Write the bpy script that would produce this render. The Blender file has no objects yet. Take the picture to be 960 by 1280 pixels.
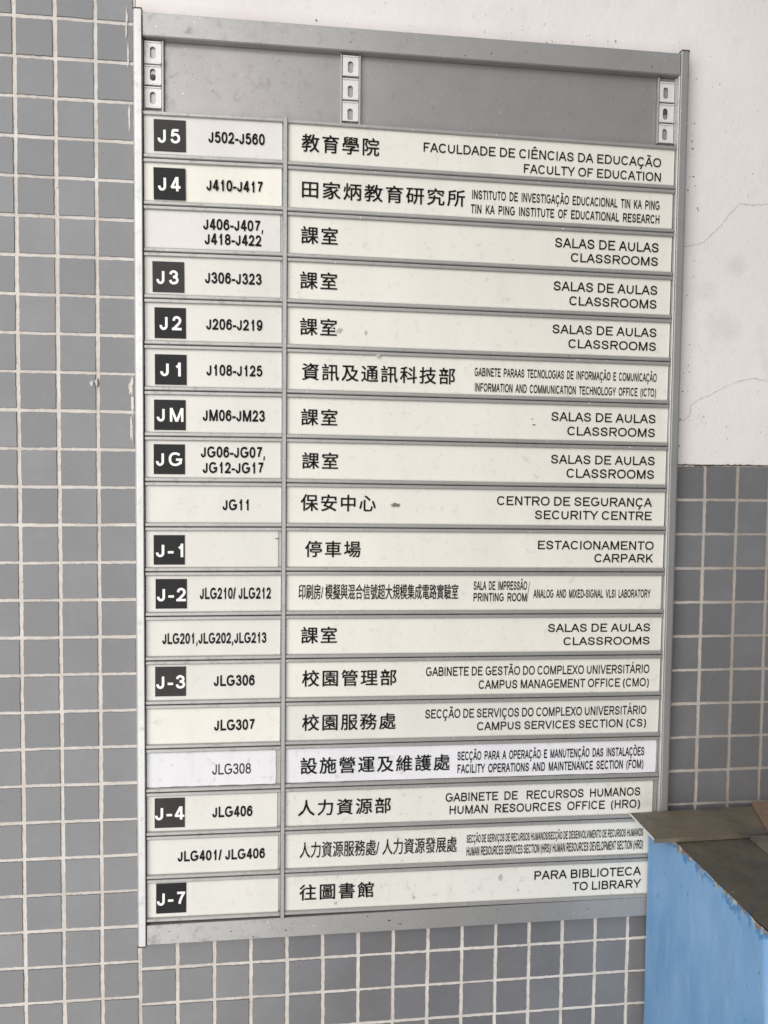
import bpy, bmesh, math, random
from mathutils import Vector, Matrix, noise
R_ = math.radians
rnd = random.Random(7)
H0 = 1.5            # height of the wall's reference line (the tile / plaster edge) above the floor

# ---------------------------------------------------------------- camera, sky, lights, exposure
sc = bpy.context.scene
COL = sc.collection
cam_d = bpy.data.cameras.new('camera')
cam = bpy.data.objects.new('camera', cam_d)
COL.objects.link(cam)
cam_d.sensor_fit = 'VERTICAL'
cam_d.sensor_height = 36.0
cam_d.lens = 1004.2 / 1280 * 36.0
cam_d.clip_start = 0.02
cam_d.clip_end = 100
right = Vector((0.992613, -0.120887, 0.010247))
down = Vector((0.004063, -0.051288, -0.998676))
fwd = Vector((0.121253, 0.991340, -0.050417))
m = Matrix.Identity(4)
for i in range(3):
    m[i][0] = right[i]; m[i][1] = -down[i]; m[i][2] = -fwd[i]
m[0][3], m[1][3], m[2][3] = 0.14605, -1.10245, H0 - 0.01347
cam.matrix_world = m
sc.camera = cam

w = bpy.data.worlds.new('World'); sc.world = w; w.use_nodes = True
nt = w.node_tree
bg = nt.nodes['Background']
sky = nt.nodes.new('ShaderNodeTexSky')
sky.sky_type = 'NISHITA'; sky.sun_disc = False
sky.sun_elevation = R_(45); sky.sun_rotation = R_(230)
sky.air_density = 1.0; sky.dust_density = 4.0; sky.ozone_density = 0.6
hsv = nt.nodes.new('ShaderNodeHueSaturation'); hsv.inputs['Saturation'].default_value = 0.25
nt.links.new(sky.outputs[0], hsv.inputs['Color']); nt.links.new(hsv.outputs[0], bg.inputs[0])
bg.inputs[1].default_value = 0.08

def area(name, loc, target, sx, sy, power, col):
    l = bpy.data.lights.new(name, 'AREA'); l.shape = 'RECTANGLE'; l.size = sx; l.size_y = sy
    l.energy = power; l.color = col
    o = bpy.data.objects.new(name, l); COL.objects.link(o)
    o.location = loc
    o.rotation_euler = (Vector(target) - Vector(loc)).to_track_quat('-Z', 'Y').to_euler()
    return o
# soft daylight from the open side of the covered walk, left of the viewer; its added lower part stands in for ground bounce
area('open_side_daylight', (-2.0, -2.9, 1.15), (-1.9, 0, 1.25), 4.3, 6.0, 236, (1.0, 0.985, 0.97))

sc.view_settings.view_transform = 'Standard'; sc.view_settings.look = 'None'
sc.view_settings.exposure = 0.0; sc.view_settings.gamma = 1.0
sc.view_settings.use_curve_mapping = False

# ---------------------------------------------------------------- helpers
def link(name, me, mat=None, parent=None, loc=(0, 0, 0), rot=(0, 0, 0)):
    o = bpy.data.objects.new(name, me)
    COL.objects.link(o)
    if mat is not None:
        me.materials.clear(); me.materials.append(mat)
    o.location = loc; o.rotation_euler = rot
    if parent is not None: o.parent = parent
    return o
def mesh(name, vs, fs, smooth=False):
    me = bpy.data.meshes.new(name); me.from_pydata(vs, [], fs); me.update()
    if smooth: me.polygons.foreach_set('use_smooth', [True] * len(me.polygons))
    return me
def empty(name, loc):
    o = bpy.data.objects.new(name, None); COL.objects.link(o); o.location = loc
    o.empty_display_size = 0.05
    return o
def tag(o, label=None, cat=None, group=None, kind=None):
    if label: o['label'] = label
    if cat: o['category'] = cat
    if group: o['group'] = group
    if kind: o['kind'] = kind
    return o
def P(x, y, d):
    """x along the wall, y DOWN from the reference line, d out of the wall (metres) -> world"""
    return (x, -d, H0 - y)
def L(x, y, d):
    """the same, relative to an object whose origin lies on the wall"""
    return (x, -d, -y)
def box_me(name, x0, x1, y0, y1, d0, d1, bev=0.0, seg=2, f=L):
    bm = bmesh.new()
    vs = [bm.verts.new(f(x, y, d)) for x in (x0, x1) for y in (y0, y1) for d in (d0, d1)]
    for q in ((0, 1, 3, 2), (4, 6, 7, 5), (0, 4, 5, 1), (2, 3, 7, 6), (0, 2, 6, 4), (1, 5, 7, 3)):
        bm.faces.new([vs[i] for i in q])
    bmesh.ops.recalc_face_normals(bm, faces=bm.faces)
    if bev:
        bmesh.ops.bevel(bm, geom=bm.edges[:], offset=bev, segments=seg, affect='EDGES', profile=0.5)
    me = bpy.data.meshes.new(name); bm.to_mesh(me); bm.free()
    return me
def extrude_profile(name, prof, a0, a1, axis, smooth=False):
    """closed profile extruded along x (prof = (y, d)) or along y (prof = (x, d))"""
    n = len(prof); vs = []
    for a in (a0, a1):
        for p in prof:
            vs.append(L(a, p[0], p[1]) if axis == 'x' else L(p[0], a, p[1]))
    fs = [(i, (i + 1) % n, n + (i + 1) % n, n + i) for i in range(n)]
    fs += [tuple(range(n))[::-1], tuple(range(n, 2 * n))]
    bm = bmesh.new(); bv = [bm.verts.new(v) for v in vs]
    for f in fs: bm.faces.new([bv[i] for i in f])
    bmesh.ops.recalc_face_normals(bm, faces=bm.faces)
    me = bpy.data.meshes.new(name); bm.to_mesh(me); bm.free()
    return me

# ---------------------------------------------------------------- materials
def newmat(name):
    mt = bpy.data.materials.new(name); mt.use_nodes = True
    n = mt.node_tree.nodes; l = mt.node_tree.links
    b = n['Principled BSDF']
    return mt, n, l, b
def noise_n(n, l, scale, detail=4, rough=0.6, vec=None, dist=0.0):
    t = n.new('ShaderNodeTexNoise'); t.inputs['Scale'].default_value = scale
    t.inputs['Detail'].default_value = detail; t.inputs['Roughness'].default_value = rough
    t.inputs['Distortion'].default_value = dist
    if vec is not None: l.new(vec, t.inputs['Vector'])
    return t.outputs['Fac']
def ramp(n, l, src, a, b, ca=(0, 0, 0, 1), cb=(1, 1, 1, 1)):
    r = n.new('ShaderNodeValToRGB'); l.new(src, r.inputs[0])
    r.color_ramp.elements[0].position = a; r.color_ramp.elements[1].position = b
    r.color_ramp.elements[0].color = ca; r.color_ramp.elements[1].color = cb
    return r.outputs[0]
def mix(n, l, fac, a, b, mode='MIX'):
    x = n.new('ShaderNodeMix'); x.data_type = 'RGBA'; x.blend_type = mode
    for s, v in ((x.inputs[0], fac), (x.inputs[6], a), (x.inputs[7], b)):
        if hasattr(v, 'is_linked'): l.new(v, s)
        elif isinstance(v, tuple): s.default_value = v if len(v) == 4 else (*v, 1)
        else: s.default_value = v
    return x.outputs[2]
def math_n(n, l, op, a, b=None):
    x = n.new('ShaderNodeMath'); x.operation = op
    for s, v in ((x.inputs[0], a), (x.inputs[1], b)):
        if v is None: continue
        if hasattr(v, 'is_linked'): l.new(v, s)
        else: s.default_value = v
    return x.outputs[0]
def bump(n, l, b, h, strength=0.3, dist=0.001):
    x = n.new('ShaderNodeBump'); x.inputs['Strength'].default_value = strength
    x.inputs['Distance'].default_value = dist
    l.new(h, x.inputs['Height']); l.new(x.outputs[0], b.inputs['Normal'])
def world_vec(n):
    return n.new('ShaderNodeNewGeometry').outputs['Position']
def stretch(n, l, vec, s):
    x = n.new('ShaderNodeMapping'); x.inputs['Scale'].default_value = s
    l.new(vec, x.inputs['Vector']); return x.outputs[0]

def mat_tile():
    mt, n, l, b = newmat('glazed_grey_tile')
    v = world_vec(n)
    oi = n.new('ShaderNodeObjectInfo')
    c = mix(n, l, oi.outputs['Random'], (.142, .143, .151), (.184, .185, .194))
    blot = ramp(n, l, noise_n(n, l, 9, 5, .6, v), .35, .75)
    c = mix(n, l, blot, c, (.140, .139, .141))
    film = ramp(n, l, noise_n(n, l, 42, 6, .7, v), .52, .8)
    c = mix(n, l, math_n(n, l, 'MULTIPLY', film, .16), c, (.30, .285, .27))
    spk = ramp(n, l, noise_n(n, l, 260, 2, .5, v), .735, .76)
    c = mix(n, l, math_n(n, l, 'MULTIPLY', spk, .7), c, (.08, .07, .065))
    l.new(c, b.inputs['Base Color'])
    r = n.new('ShaderNodeMapRange'); l.new(noise_n(n, l, 30, 4, .6, v), r.inputs[0])
    r.inputs[3].default_value = .18; r.inputs[4].default_value = .32
    l.new(r.outputs[0], b.inputs['Roughness'])
    bump(n, l, b, noise_n(n, l, 60, 3, .5, v), .12, .0006)
    return mt
def mat_grout():
    mt, n, l, b = newmat('cement_grout')
    v = world_vec(n)
    c = mix(n, l, ramp(n, l, noise_n(n, l, 18, 5, .6, v), .3, .7), (.50, .46, .42), (.66, .625, .585))
    c = mix(n, l, math_n(n, l, 'MULTIPLY', ramp(n, l, noise_n(n, l, 110, 5, .7, v), .5, .68), .55), c, (.42, .35, .29))
    c = mix(n, l, ramp(n, l, noise_n(n, l, 210, 3, .6, v), .69, .73), c, (.13, .10, .08))
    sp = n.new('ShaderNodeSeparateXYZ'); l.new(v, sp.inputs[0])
    right_tone = math_n(n, l, 'ADD', math_n(n, l, 'MULTIPLY', math_n(n, l, 'SUBTRACT', sp.outputs['X'], .70), 4.), noise_n(n, l, 14, 5, .7, v))  # grout turns browner and darker towards the right, broken up by noise
    c = mix(n, l, math_n(n, l, 'MULTIPLY', ramp(n, l, right_tone, .35, .9), .78), c, (.27, .235, .20))
    c = mix(n, l, math_n(n, l, 'MULTIPLY', ramp(n, l, noise_n(n, l, 38, 6, .75, v), .55, .66), .45), c, (.40, .33, .27))
    l.new(c, b.inputs['Base Color']); b.inputs['Roughness'].default_value = .9
    bump(n, l, b, noise_n(n, l, 330, 5, .7, v), .7, .0012)
    return mt
def mat_plaster():
    mt, n, l, b = newmat('painted_plaster')
    v = world_vec(n)
    c = mix(n, l, ramp(n, l, noise_n(n, l, 3.2, 5, .6, v), .35, .68), (.68, .635, .615), (.745, .71, .69))
    # yellowish and grey patches where the paint has worn
    c = mix(n, l, math_n(n, l, 'MULTIPLY', ramp(n, l, noise_n(n, l, 7, 6, .62, v, .6), .60, .68), .28), c, (.56, .52, .49))
    c = mix(n, l, math_n(n, l, 'MULTIPLY', ramp(n, l, noise_n(n, l, 33, 6, .75, v), .56, .74), .3), c, (.50, .45, .42))
    c = mix(n, l, math_n(n, l, 'MULTIPLY', ramp(n, l, noise_n(n, l, 190, 2, .5, v), .70, .74), .6), c, (.22, .18, .16))
    for (sx, sy, rad, amt) in ((.787, -.286, .020, .30), (.772, -.200, .030, .24), (.745, -.250, .022, .16), (.845, -.43, .03, .14), (.45, -.60, .04, .12)):
        vm = n.new('ShaderNodeVectorMath'); vm.operation = 'DISTANCE'; l.new(stretch(n, l, v, (1, 0, 1)), vm.inputs[0]); vm.inputs[1].default_value = (sx, 0, H0 - sy)
        e = math_n(n, l, 'ADD', math_n(n, l, 'DIVIDE', vm.outputs['Value'], rad), math_n(n, l, 'MULTIPLY', math_n(n, l, 'SUBTRACT', noise_n(n, l, 38, 5, .6, v), .5), 1.7))
        c = mix(n, l, math_n(n, l, 'MULTIPLY', ramp(n, l, e, .35, 1.1, (1, 1, 1, 1), (0, 0, 0, 1)), amt * .8), c, (.40, .37, .35))
    l.new(c, b.inputs['Base Color']); b.inputs['Roughness'].default_value = .75
    h = math_n(n, l, 'ADD', noise_n(n, l, 26, 5, .6, v), math_n(n, l, 'MULTIPLY', noise_n(n, l, 260, 4, .6, v), .25))
    bump(n, l, b, h, .5, .0025)
    return mt
def mat_alu(name, base, metal=.35, rough=.42, brushed=(1, 1, 1), dirt=.5):  # painted or anodised metal
    mt, n, l, b = newmat(name)
    v = world_vec(n)
    sv = stretch(n, l, v, brushed)
    c = mix(n, l, ramp(n, l, noise_n(n, l, 14, 5, .6, v), .3, .7), tuple(x * .93 for x in base), tuple(min(1, x * 1.05) for x in base))
    grime = ramp(n, l, noise_n(n, l, 75, 6, .72, v), .54, .74)
    c = mix(n, l, math_n(n, l, 'MULTIPLY', grime, dirt), c, tuple(x * .55 for x in (base[0] * 1.04, base[1], base[2] * .93)))
    spk = ramp(n, l, noise_n(n, l, 420, 2, .5, v), .715, .74)
    c = mix(n, l, math_n(n, l, 'MULTIPLY', spk, .75), c, (.05, .045, .04))
    wh = ramp(n, l, noise_n(n, l, 300, 2, .5, stretch(n, l, v, (1.3, 1, 1))), .725, .75)
    c = mix(n, l, math_n(n, l, 'MULTIPLY', wh, .6), c, (.85, .84, .82))
    l.new(c, b.inputs['Base Color']); b.inputs['Metallic'].default_value = metal
    r = n.new('ShaderNodeMapRange'); l.new(grime, r.inputs[0])
    r.inputs[3].default_value = rough; r.inputs[4].default_value = rough + .25
    l.new(r.outputs[0], b.inputs['Roughness'])
    bump(n, l, b, noise_n(n, l, 240, 3, .6, sv), .12, .0004)
    return mt
def mat_insert(name, base, dirty, rough=.42):
    """printed plastic panel: cream, with dust gathered in blotches"""
    mt, n, l, b = newmat(name)
    v = world_vec(n)
    c = mix(n, l, ramp(n, l, noise_n(n, l, 9, 4, .6, stretch(n, l, v, (1.6, 1, .6))), .3, .7), tuple(x * .945 for x in base), tuple(min(1, x * 1.02) for x in base))
    d = ramp(n, l, noise_n(n, l, 70, 6, .75, v), .56, .80)
    c = mix(n, l, math_n(n, l, 'MULTIPLY', d, dirty), c, (.42, .395, .345))
    # dust streaked upright by old rain
    s = ramp(n, l, noise_n(n, l, 16, 4, .6, stretch(n, l, v, (4, 1, .7))), .55, .75)
    c = mix(n, l, math_n(n, l, 'MULTIPLY', s, dirty * .16), c, (.47, .455, .41))
    spk = ramp(n, l, noise_n(n, l, 330, 2, .5, v), .745, .765)
    c = mix(n, l, math_n(n, l, 'MULTIPLY', spk, .6), c, (.25, .22, .18))
    # grime and the lip's soft shadow, both painted in along the top edge (UV-like object coordinates in metres)
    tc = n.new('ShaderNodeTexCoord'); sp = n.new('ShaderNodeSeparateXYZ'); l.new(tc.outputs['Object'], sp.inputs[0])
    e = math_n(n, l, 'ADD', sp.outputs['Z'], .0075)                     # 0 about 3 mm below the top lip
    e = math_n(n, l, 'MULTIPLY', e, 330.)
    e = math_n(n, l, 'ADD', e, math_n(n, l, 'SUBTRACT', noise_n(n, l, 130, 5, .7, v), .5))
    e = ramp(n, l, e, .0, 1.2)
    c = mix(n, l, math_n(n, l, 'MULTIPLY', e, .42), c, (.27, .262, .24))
    l.new(c, b.inputs['Base Color']); b.inputs['Roughness'].default_value = rough
    b.inputs['Specular IOR Level'].default_value = .28
    bump(n, l, b, noise_n(n, l, 22, 3, .5, v), .1, .0015)
    return mt
def mat_plain(name, col, rough=.5, metal=0., var=.15, scale=80, bmp=.15, spec=.5):
    mt, n, l, b = newmat(name)
    b.inputs['Specular IOR Level'].default_value = spec
    v = world_vec(n)
    c = mix(n, l, ramp(n, l, noise_n(n, l, scale, 4, .6, v), .3, .7), tuple(x * (1 - var) for x in col), tuple(min(1, x * (1 + var)) for x in col))
    l.new(c, b.inputs['Base Color']); b.inputs['Roughness'].default_value = rough
    b.inputs['Metallic'].default_value = metal
    if bmp: bump(n, l, b, noise_n(n, l, scale * 3, 4, .6, v), bmp, .0006)
    return mt
def mat_blue():
    mt, n, l, b = newmat('weathered_blue_paint')
    v = world_vec(n)
    c = mix(n, l, ramp(n, l, noise_n(n, l, 11, 5, .62, stretch(n, l, v, (1, 1, .45))), .3, .72), (.110, .262, .475), (.205, .365, .585))
    pale = ramp(n, l, noise_n(n, l, 30, 6, .7, stretch(n, l, v, (1, 1, .35)), .3), .55, .72)
    c = mix(n, l, math_n(n, l, 'MULTIPLY', pale, .4), c, (.32, .46, .62))
    dark = ramp(n, l, noise_n(n, l, 52, 4, .65, stretch(n, l, v, (1, 1, .5)), .5), .67, .72)
    c = mix(n, l, math_n(n, l, 'MULTIPLY', dark, .75), c, (.075, .16, .27))
    nick = ramp(n, l, noise_n(n, l, 150, 3, .55, stretch(n, l, v, (1, 1, .45)), .6), .70, .73)
    c = mix(n, l, math_n(n, l, 'MULTIPLY', nick, .8), c, (.07, .10, .15))
    scr = ramp(n, l, noise_n(n, l, 40, 5, .7, stretch(n, l, v, (1.2, 1.2, .12))), .60, .68)
    c = mix(n, l, math_n(n, l, 'MULTIPLY', scr, .35), c, (.34, .50, .68))
    # chipped layers along the top edge: deep blue, then yellow-green primer
    sp = n.new('ShaderNodeSeparateXYZ'); l.new(v, sp.inputs[0])
    e = math_n(n, l, 'SUBTRACT', sp.outputs['Z'], H0 - .507 - .030)
    e = math_n(n, l, 'MULTIPLY', e, 33.)
    nn = noise_n(n, l, 60, 6, .7, stretch(n, l, v, (1, 1, .6)), .4)
    e1 = math_n(n, l, 'ADD', math_n(n, l, 'MULTIPLY', e, .40), nn)
    c = mix(n, l, ramp(n, l, e1, .74, .78), c, (.06, .19, .40))
    n2 = noise_n(n, l, 75, 6, .7, stretch(n, l, v, (1, 1.0, .8)), .4)
    e2 = math_n(n, l, 'ADD', math_n(n, l, 'MULTIPLY', e, .36), n2)
    c = mix(n, l, ramp(n, l, e2, .80, .84), c, (.30, .38, .37))
    e3 = math_n(n, l, 'ADD', math_n(n, l, 'MULTIPLY', e, .42), noise_n(n, l, 95, 6, .75, v, .4))
    c = mix(n, l, ramp(n, l, e3, .86, .90), c, (.20, .11, .05))
    l.new(c, b.inputs['Base Color']); b.inputs['Roughness'].default_value = .5
    h = math_n(n, l, 'ADD', noise_n(n, l, 18, 4, .6, v), math_n(n, l, 'MULTIPLY', ramp(n, l, e1, .74, .78), -.35))
    bump(n, l, b, h, .3, .002)
    return mt
def mat_dirtytop(name, a, bcol, rough=.5, metal=0.):
    mt, n, l, b = newmat(name)
    v = world_vec(n)
    c = mix(n, l, ramp(n, l, noise_n(n, l, 12, 6, .65, v, .5), .3, .7), a, bcol)
    c = mix(n, l, math_n(n, l, 'MULTIPLY', ramp(n, l, noise_n(n, l, 90, 6, .75, v), .52, .75), .5), c, tuple(x * .45 for x in a))
    c = mix(n, l, math_n(n, l, 'MULTIPLY', ramp(n, l, noise_n(n, l, 260, 2, .5, v), .735, .755), .7), c, (.6, .58, .54))
    c = mix(n, l, math_n(n, l, 'MULTIPLY', ramp(n, l, noise_n(n, l, 17, 5, .65, v, .8), .56, .70), .55), c, (.20, .125, .065))
    vs_ = n.new('ShaderNodeVectorMath'); vs_.operation = 'ADD'; l.new(v, vs_.inputs[0]); vs_.inputs[1].default_value = (3.1, 1.7, 0)
    c = mix(n, l, math_n(n, l, 'MULTIPLY', ramp(n, l, noise_n(n, l, 13, 4, .6, vs_.outputs[0], .5), .56, .66), .5), c, (.05, .058, .072))
    c = mix(n, l, math_n(n, l, 'MULTIPLY', ramp(n, l, noise_n(n, l, 60, 6, .75, stretch(n, l, v, (.25, 1.6, 1))), .60, .70), .3), c, tuple(min(1, x * 2.2) for x in bcol))
    l.new(c, b.inputs['Base Color'])
    rr = n.new('ShaderNodeMapRange'); l.new(noise_n(n, l, 45, 5, .7, v), rr.inputs[0]); rr.inputs[3].default_value = rough - .15; rr.inputs[4].default_value = rough + .2
    l.new(rr.outputs[0], b.inputs['Roughness'])
    b.inputs['Metallic'].default_value = metal
    bump(n, l, b, noise_n(n, l, 120, 5, .7, v), .5, .0012)
    return mt

M = dict(
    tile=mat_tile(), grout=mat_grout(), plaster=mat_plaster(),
    frame=mat_alu('anodised_frame', (.36, .355, .345), .45, .38, (1, 1, 1)),
    lip=mat_alu('anodised_strip', (.36, .355, .34), .35, .38, (.05, 1, 1), .6),
    post=mat_alu('anodised_post', (.50, .495, .485), .3, .3, (1, 1, .05), .35),
    back=mat_alu('back_sheet', (.315, .30, .295), .4, .34, (1, 1, 1), .3),
    rail=mat_alu('rail_metal', (.66, .645, .63), .1, .4, (1, 1, 1), .55),
    slot=mat_plain('slot_shadow_metal', (.30, .29, .28), .5, .2),
    dark=mat_plain('dark_gap', (.035, .033, .03), .7),
    cap=mat_plain('dark_rubber_rim', (.06, .045, .038), .6),
    ink=mat_plain('black_print', (.006, .006, .005), .6, 0, .2, 40, 0, .12),
    inkgrey=mat_plain('faded_print', (.075, .072, .068), .5, 0, .2, 40, 0),
    white=mat_plain('white_vinyl', (.78, .77, .75), .4, 0, .04, 60, 0),
    blue=mat_blue(),
    boxtop=mat_dirtytop('dirty_box_top', (.066, .060, .046), (.118, .106, .080), .45),
    plate=mat_dirtytop('dirty_plate', (.125, .106, .074), (.20, .175, .128), .42, .15),
    plank=mat_dirtytop('grey_plank', (.13, .11, .085), (.18, .155, .12), .65),
    card=mat_dirtytop('brown_board', (.19, .125, .085), (.26, .175, .12), .75),
    stain=mat_plain('brown_stain', (.17, .14, .10), .8),
    smudge=mat_plain('grey_smudge', (.42, .40, .37), .8),
    crack=mat_plain('crack_dark', (.34, .28, .26), .9),
    speck=mat_plain('dark_speck', (.06, .05, .045), .9),
)
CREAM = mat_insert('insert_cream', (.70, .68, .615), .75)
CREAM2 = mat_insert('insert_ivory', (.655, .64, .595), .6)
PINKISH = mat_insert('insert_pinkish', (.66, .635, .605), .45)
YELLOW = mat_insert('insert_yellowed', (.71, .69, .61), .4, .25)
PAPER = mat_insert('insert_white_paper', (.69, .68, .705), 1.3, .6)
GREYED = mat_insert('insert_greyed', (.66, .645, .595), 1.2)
SQ = [mat_plain('floor_square_black', (.010, .010, .010), .45, 0, .2, 40, 0, .2),
      mat_plain('floor_square_faded', (.024, .023, .022), .45, 0, .2, 40, 0, .25)]

# ---------------------------------------------------------------- lettering: a plain grotesque drawn stroke by stroke
def arc(cx, cy, rx, ry, a0, a1, n=14):
    if rx == .5 and ry == .5:            # full bowls are slightly squared, as in a grotesque
        f = lambda q: math.copysign(abs(q) ** .86, q)
        return [(cx + rx * f(math.cos(R_(a0 + (a1 - a0) * i / n))), cy + ry * f(math.sin(R_(a0 + (a1 - a0) * i / n)))) for i in range(n + 1)]
    return [(cx + rx * math.cos(R_(a0 + (a1 - a0) * i / n)), cy + ry * math.sin(R_(a0 + (a1 - a0) * i / n))) for i in range(n + 1)]
def spline(pts, k=4):
    out = []
    q = [pts[0]] + pts + [pts[-1]]
    for i in range(1, len(q) - 2):
        p0, p1, p2, p3 = q[i - 1], q[i], q[i + 1], q[i + 2]
        for j in range(k):
            t = j / k
            out.append(tuple(.5 * (2 * p1[c] + (p2[c] - p0[c]) * t + (2 * p0[c] - 5 * p1[c] + 4 * p2[c] - p3[c]) * t * t + (3 * p1[c] - p0[c] - 3 * p2[c] + p3[c]) * t ** 3) for c in (0, 1)))
    out.append(pts[-1])
    return out
O_ = arc(.5, .5, .5, .5, 90, 450, 28)
S_ = spline([(.95, .70), (.86, .89), (.5, 1.0), (.15, .90), (.05, .73), (.20, .575), (.52, .50), (.84, .42), (.98, .26), (.86, .08), (.5, 0), (.13, .09), (.0, .31)])
# glyph: (lsb, ink width, advance) in em/1000 and strokes; 'd' = diagonal cut flat at top and baseline
G = {
 'A': (0, 668, 667, [('d', [(0, 0), (.5, 1)]), ('d', [(1, 0), (.5, 1)]), ('s', [(.2, .33), (.8, .33)])]),
 'B': (73, 555, 667, [('s', [(0, 0), (0, 1)]), ('s', [(0, 1), (.58, 1)] + arc(.62, .77, .30, .23, 85, -90, 10) + [(0, .54)]), ('s', [(0, 0), (.6, 0)] + arc(.64, .27, .36, .27, -85, 90, 10) + [(0, .54)])]),
 'C': (50, 634, 722, [('s', arc(.5, .5, .5, .5, 35, 325, 22))]),
 'D': (77, 597, 722, [('s', [(0, 0), (0, 1)]), ('s', [(0, 1), (.45, 1)] + arc(.45, .5, .55, .5, 80, -80, 14) + [(.45, 0), (0, 0)])]),
 'E': (79, 544, 667, [('s', [(0, 0), (0, 1)]), ('s', [(0, 1), (1, 1)]), ('s', [(0, .52), (.93, .52)]), ('s', [(0, 0), (1.03, 0)])]),
 'F': (82, 485, 611, [('s', [(0, 0), (0, 1)]), ('s', [(0, 1), (1.03, 1)]), ('s', [(0, .5), (.88, .5)])]),
 'G': (53, 659, 778, [('s', arc(.5, .5, .5, .5, 42, 318, 22) + [(.985, .17)]), ('s', [(.985, .08), (.985, .5)]), ('s', [(.56, .46), (1.03, .46)])]),
 'H': (80, 562, 722, [('s', [(0, 0), (0, 1)]), ('s', [(1, 0), (1, 1)]), ('s', [(0, .53), (1, .53)])]),
 'I': (93, 96, 278, [('s', [(.5, 0), (.5, 1)])]),
 'J': (27, 394, 500, [('s', [(1, 1), (1, .28)] + arc(.5, .27, .5, .27, 0, -180, 14)[1:] + [(0, .31)])]),
 'K': (73, 592, 667, [('s', [(0, 0), (0, 1)]), ('d', [(.02, .3), (.9, 1)]), ('d', [(.36, .58), (.95, 0)])]),
 'L': (73, 447, 556, [('s', [(0, 0), (0, 1)]), ('s', [(0, 0), (1.06, 0)])]),
 'M': (75, 685, 833, [('s', [(0, 0), (0, 1)]), ('s', [(1, 0), (1, 1)]), ('d', [(.02, 1), (.5, 0)]), ('d', [(.98, 1), (.5, 0)])]),
 'N': (76, 564, 722, [('s', [(0, 0), (0, 1)]), ('s', [(1, 0), (1, 1)]), ('d', [(0, 1), (1, 0)])]),
 'O': (48, 687, 778, [('s', O_)]),
 'P': (77, 545, 667, [('s', [(0, 0), (0, 1)]), ('s', [(0, 1), (.62, 1)] + arc(.66, .73, .34, .27, 85, -85, 10) + [(.62, .46), (0, .46)])]),
 'Q': (43, 695, 778, [('s', O_), ('s', [(.6, .22), (1., -.05)])]),
 'R': (79, 627, 722, [('s', [(0, 0), (0, 1)]), ('s', [(0, 1), (.6, 1)] + arc(.62, .74, .32, .26, 85, -85, 10) + [(.6, .48), (0, .48)]), ('d', [(.5, .47), (.95, 0)])]),
 'S': (45, 571, 667, [('s', S_)]),
 'T': (23, 567, 611, [('s', [(.5, 0), (.5, 1)]), ('s', [(-.05, 1), (1.05, 1)])]),
 'U': (79, 562, 722, [('s', [(0, 1), (0, .38)] + arc(.5, .37, .5, .37, 180, 360, 14)[1:] + [(1, 1)])]),
 'V': (5, 656, 667, [('d', [(0, 1), (.5, 0)]), ('d', [(1, 1), (.5, 0)])]),
 'W': (9, 925, 944, [('d', [(0, 1), (.26, 0)]), ('d', [(.5, 1), (.26, 0)]), ('d', [(.5, 1), (.74, 0)]), ('d', [(1, 1), (.74, 0)])]),
 'X': (4, 656, 667, [('d', [(0, 0), (1, 1)]), ('d', [(0, 1), (1, 0)])]),
 'Y': (3, 660, 667, [('s', [(.5, 0), (.5, .45)]), ('d', [(.5, .40), (0, 1)]), ('d', [(.5, .40), (1, 1)])]),
 'Z': (20, 563, 611, [('s', [(.05, 1), (1, 1)]), ('d', [(0, 0), (1, 1)]), ('s', [(0, 0), (1, 0)])]),
 '0': (42, 468, 556, [('s', O_)]),
 '1': (109, 264, 556, [('s', [(1, 0), (1, 1)]), ('s', spline([(.98, .98), (.65, .82), (0, .70)]))]),
 '2': (30, 474, 556, [('s', spline([(.07, .70), (.17, .91), (.5, 1), (.84, .91), (.96, .72), (.84, .51), (.45, .25), (.06, .0)])), ('s', [(0, 0), (1, 0)])]),
 '3': (42, 472, 556, [('s', spline([(.03, .75), (.15, .92), (.46, 1), (.80, .92), (.90, .75), (.80, .60), (.40, .53)])), ('s', spline([(.40, .535), (.80, .48), (1, .28), (.84, .07), (.47, 0), (.13, .08), (0, .27)]))]),
 '4': (13, 495, 556, [('s', [(.78, 0), (.78, 1)]), ('d', [(.02, .24), (.74, 1)]), ('s', [(0, .235), (1.04, .235)])]),
 '5': (42, 475, 556, [('s', [(.16, 1), (.95, 1)]), ('s', [(.18, 1.02), (.07, .47)]), ('s', spline([(.05, .49), (.25, .62), (.52, .65), (.86, .56), (1, .33), (.86, .09), (.48, 0), (.13, .08), (0, .26)]))]),
 '6': (38, 472, 556, [('s', spline([(.94, .76), (.82, .93), (.54, 1), (.2, .88), (.03, .60), (.02, .30)])), ('s', arc(.5, .32, .5, .32, 90, 450, 22))]),
 '7': (47, 466, 556, [('s', [(0, 1), (1, 1)]), ('s', spline([(1, .98), (.68, .62), (.45, .28), (.36, 0)]))]),
 '8': (41, 471, 556, [('s', arc(.5, .765, .43, .235, 90, 450, 20)), ('s', arc(.5, .27, .5, .27, 90, 450, 20))]),
 '9': (41, 468, 556, [('s', arc(.5, .68, .5, .32, 90, 450, 22)), ('s', spline([(.06, .24), (.18, .07), (.46, 0), (.8, .12), (.97, .40), (.98, .70)]))]),
 '-': (32, 270, 333, [('m', [(0, .36), (1, .36)])]),
 '/': (0, 278, 278, [('d', [(0, 0), (1, 1)])]),
 ',': (88, 102, 278, [('m', [(.5, .17), (.5, -.01)]), ('m', [(.62, .02), (.1, -.20)])]),
 '(': (61, 237, 333, [('s', spline([(1, 1), (.35, .82), (0, .40), (.35, -.06), (1, -.26)]))]),
 ')': (61, 237, 333, [('s', spline([(0, 1), (.65, .82), (1, .40), (.65, -.06), (0, -.26)]))]),
}
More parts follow.
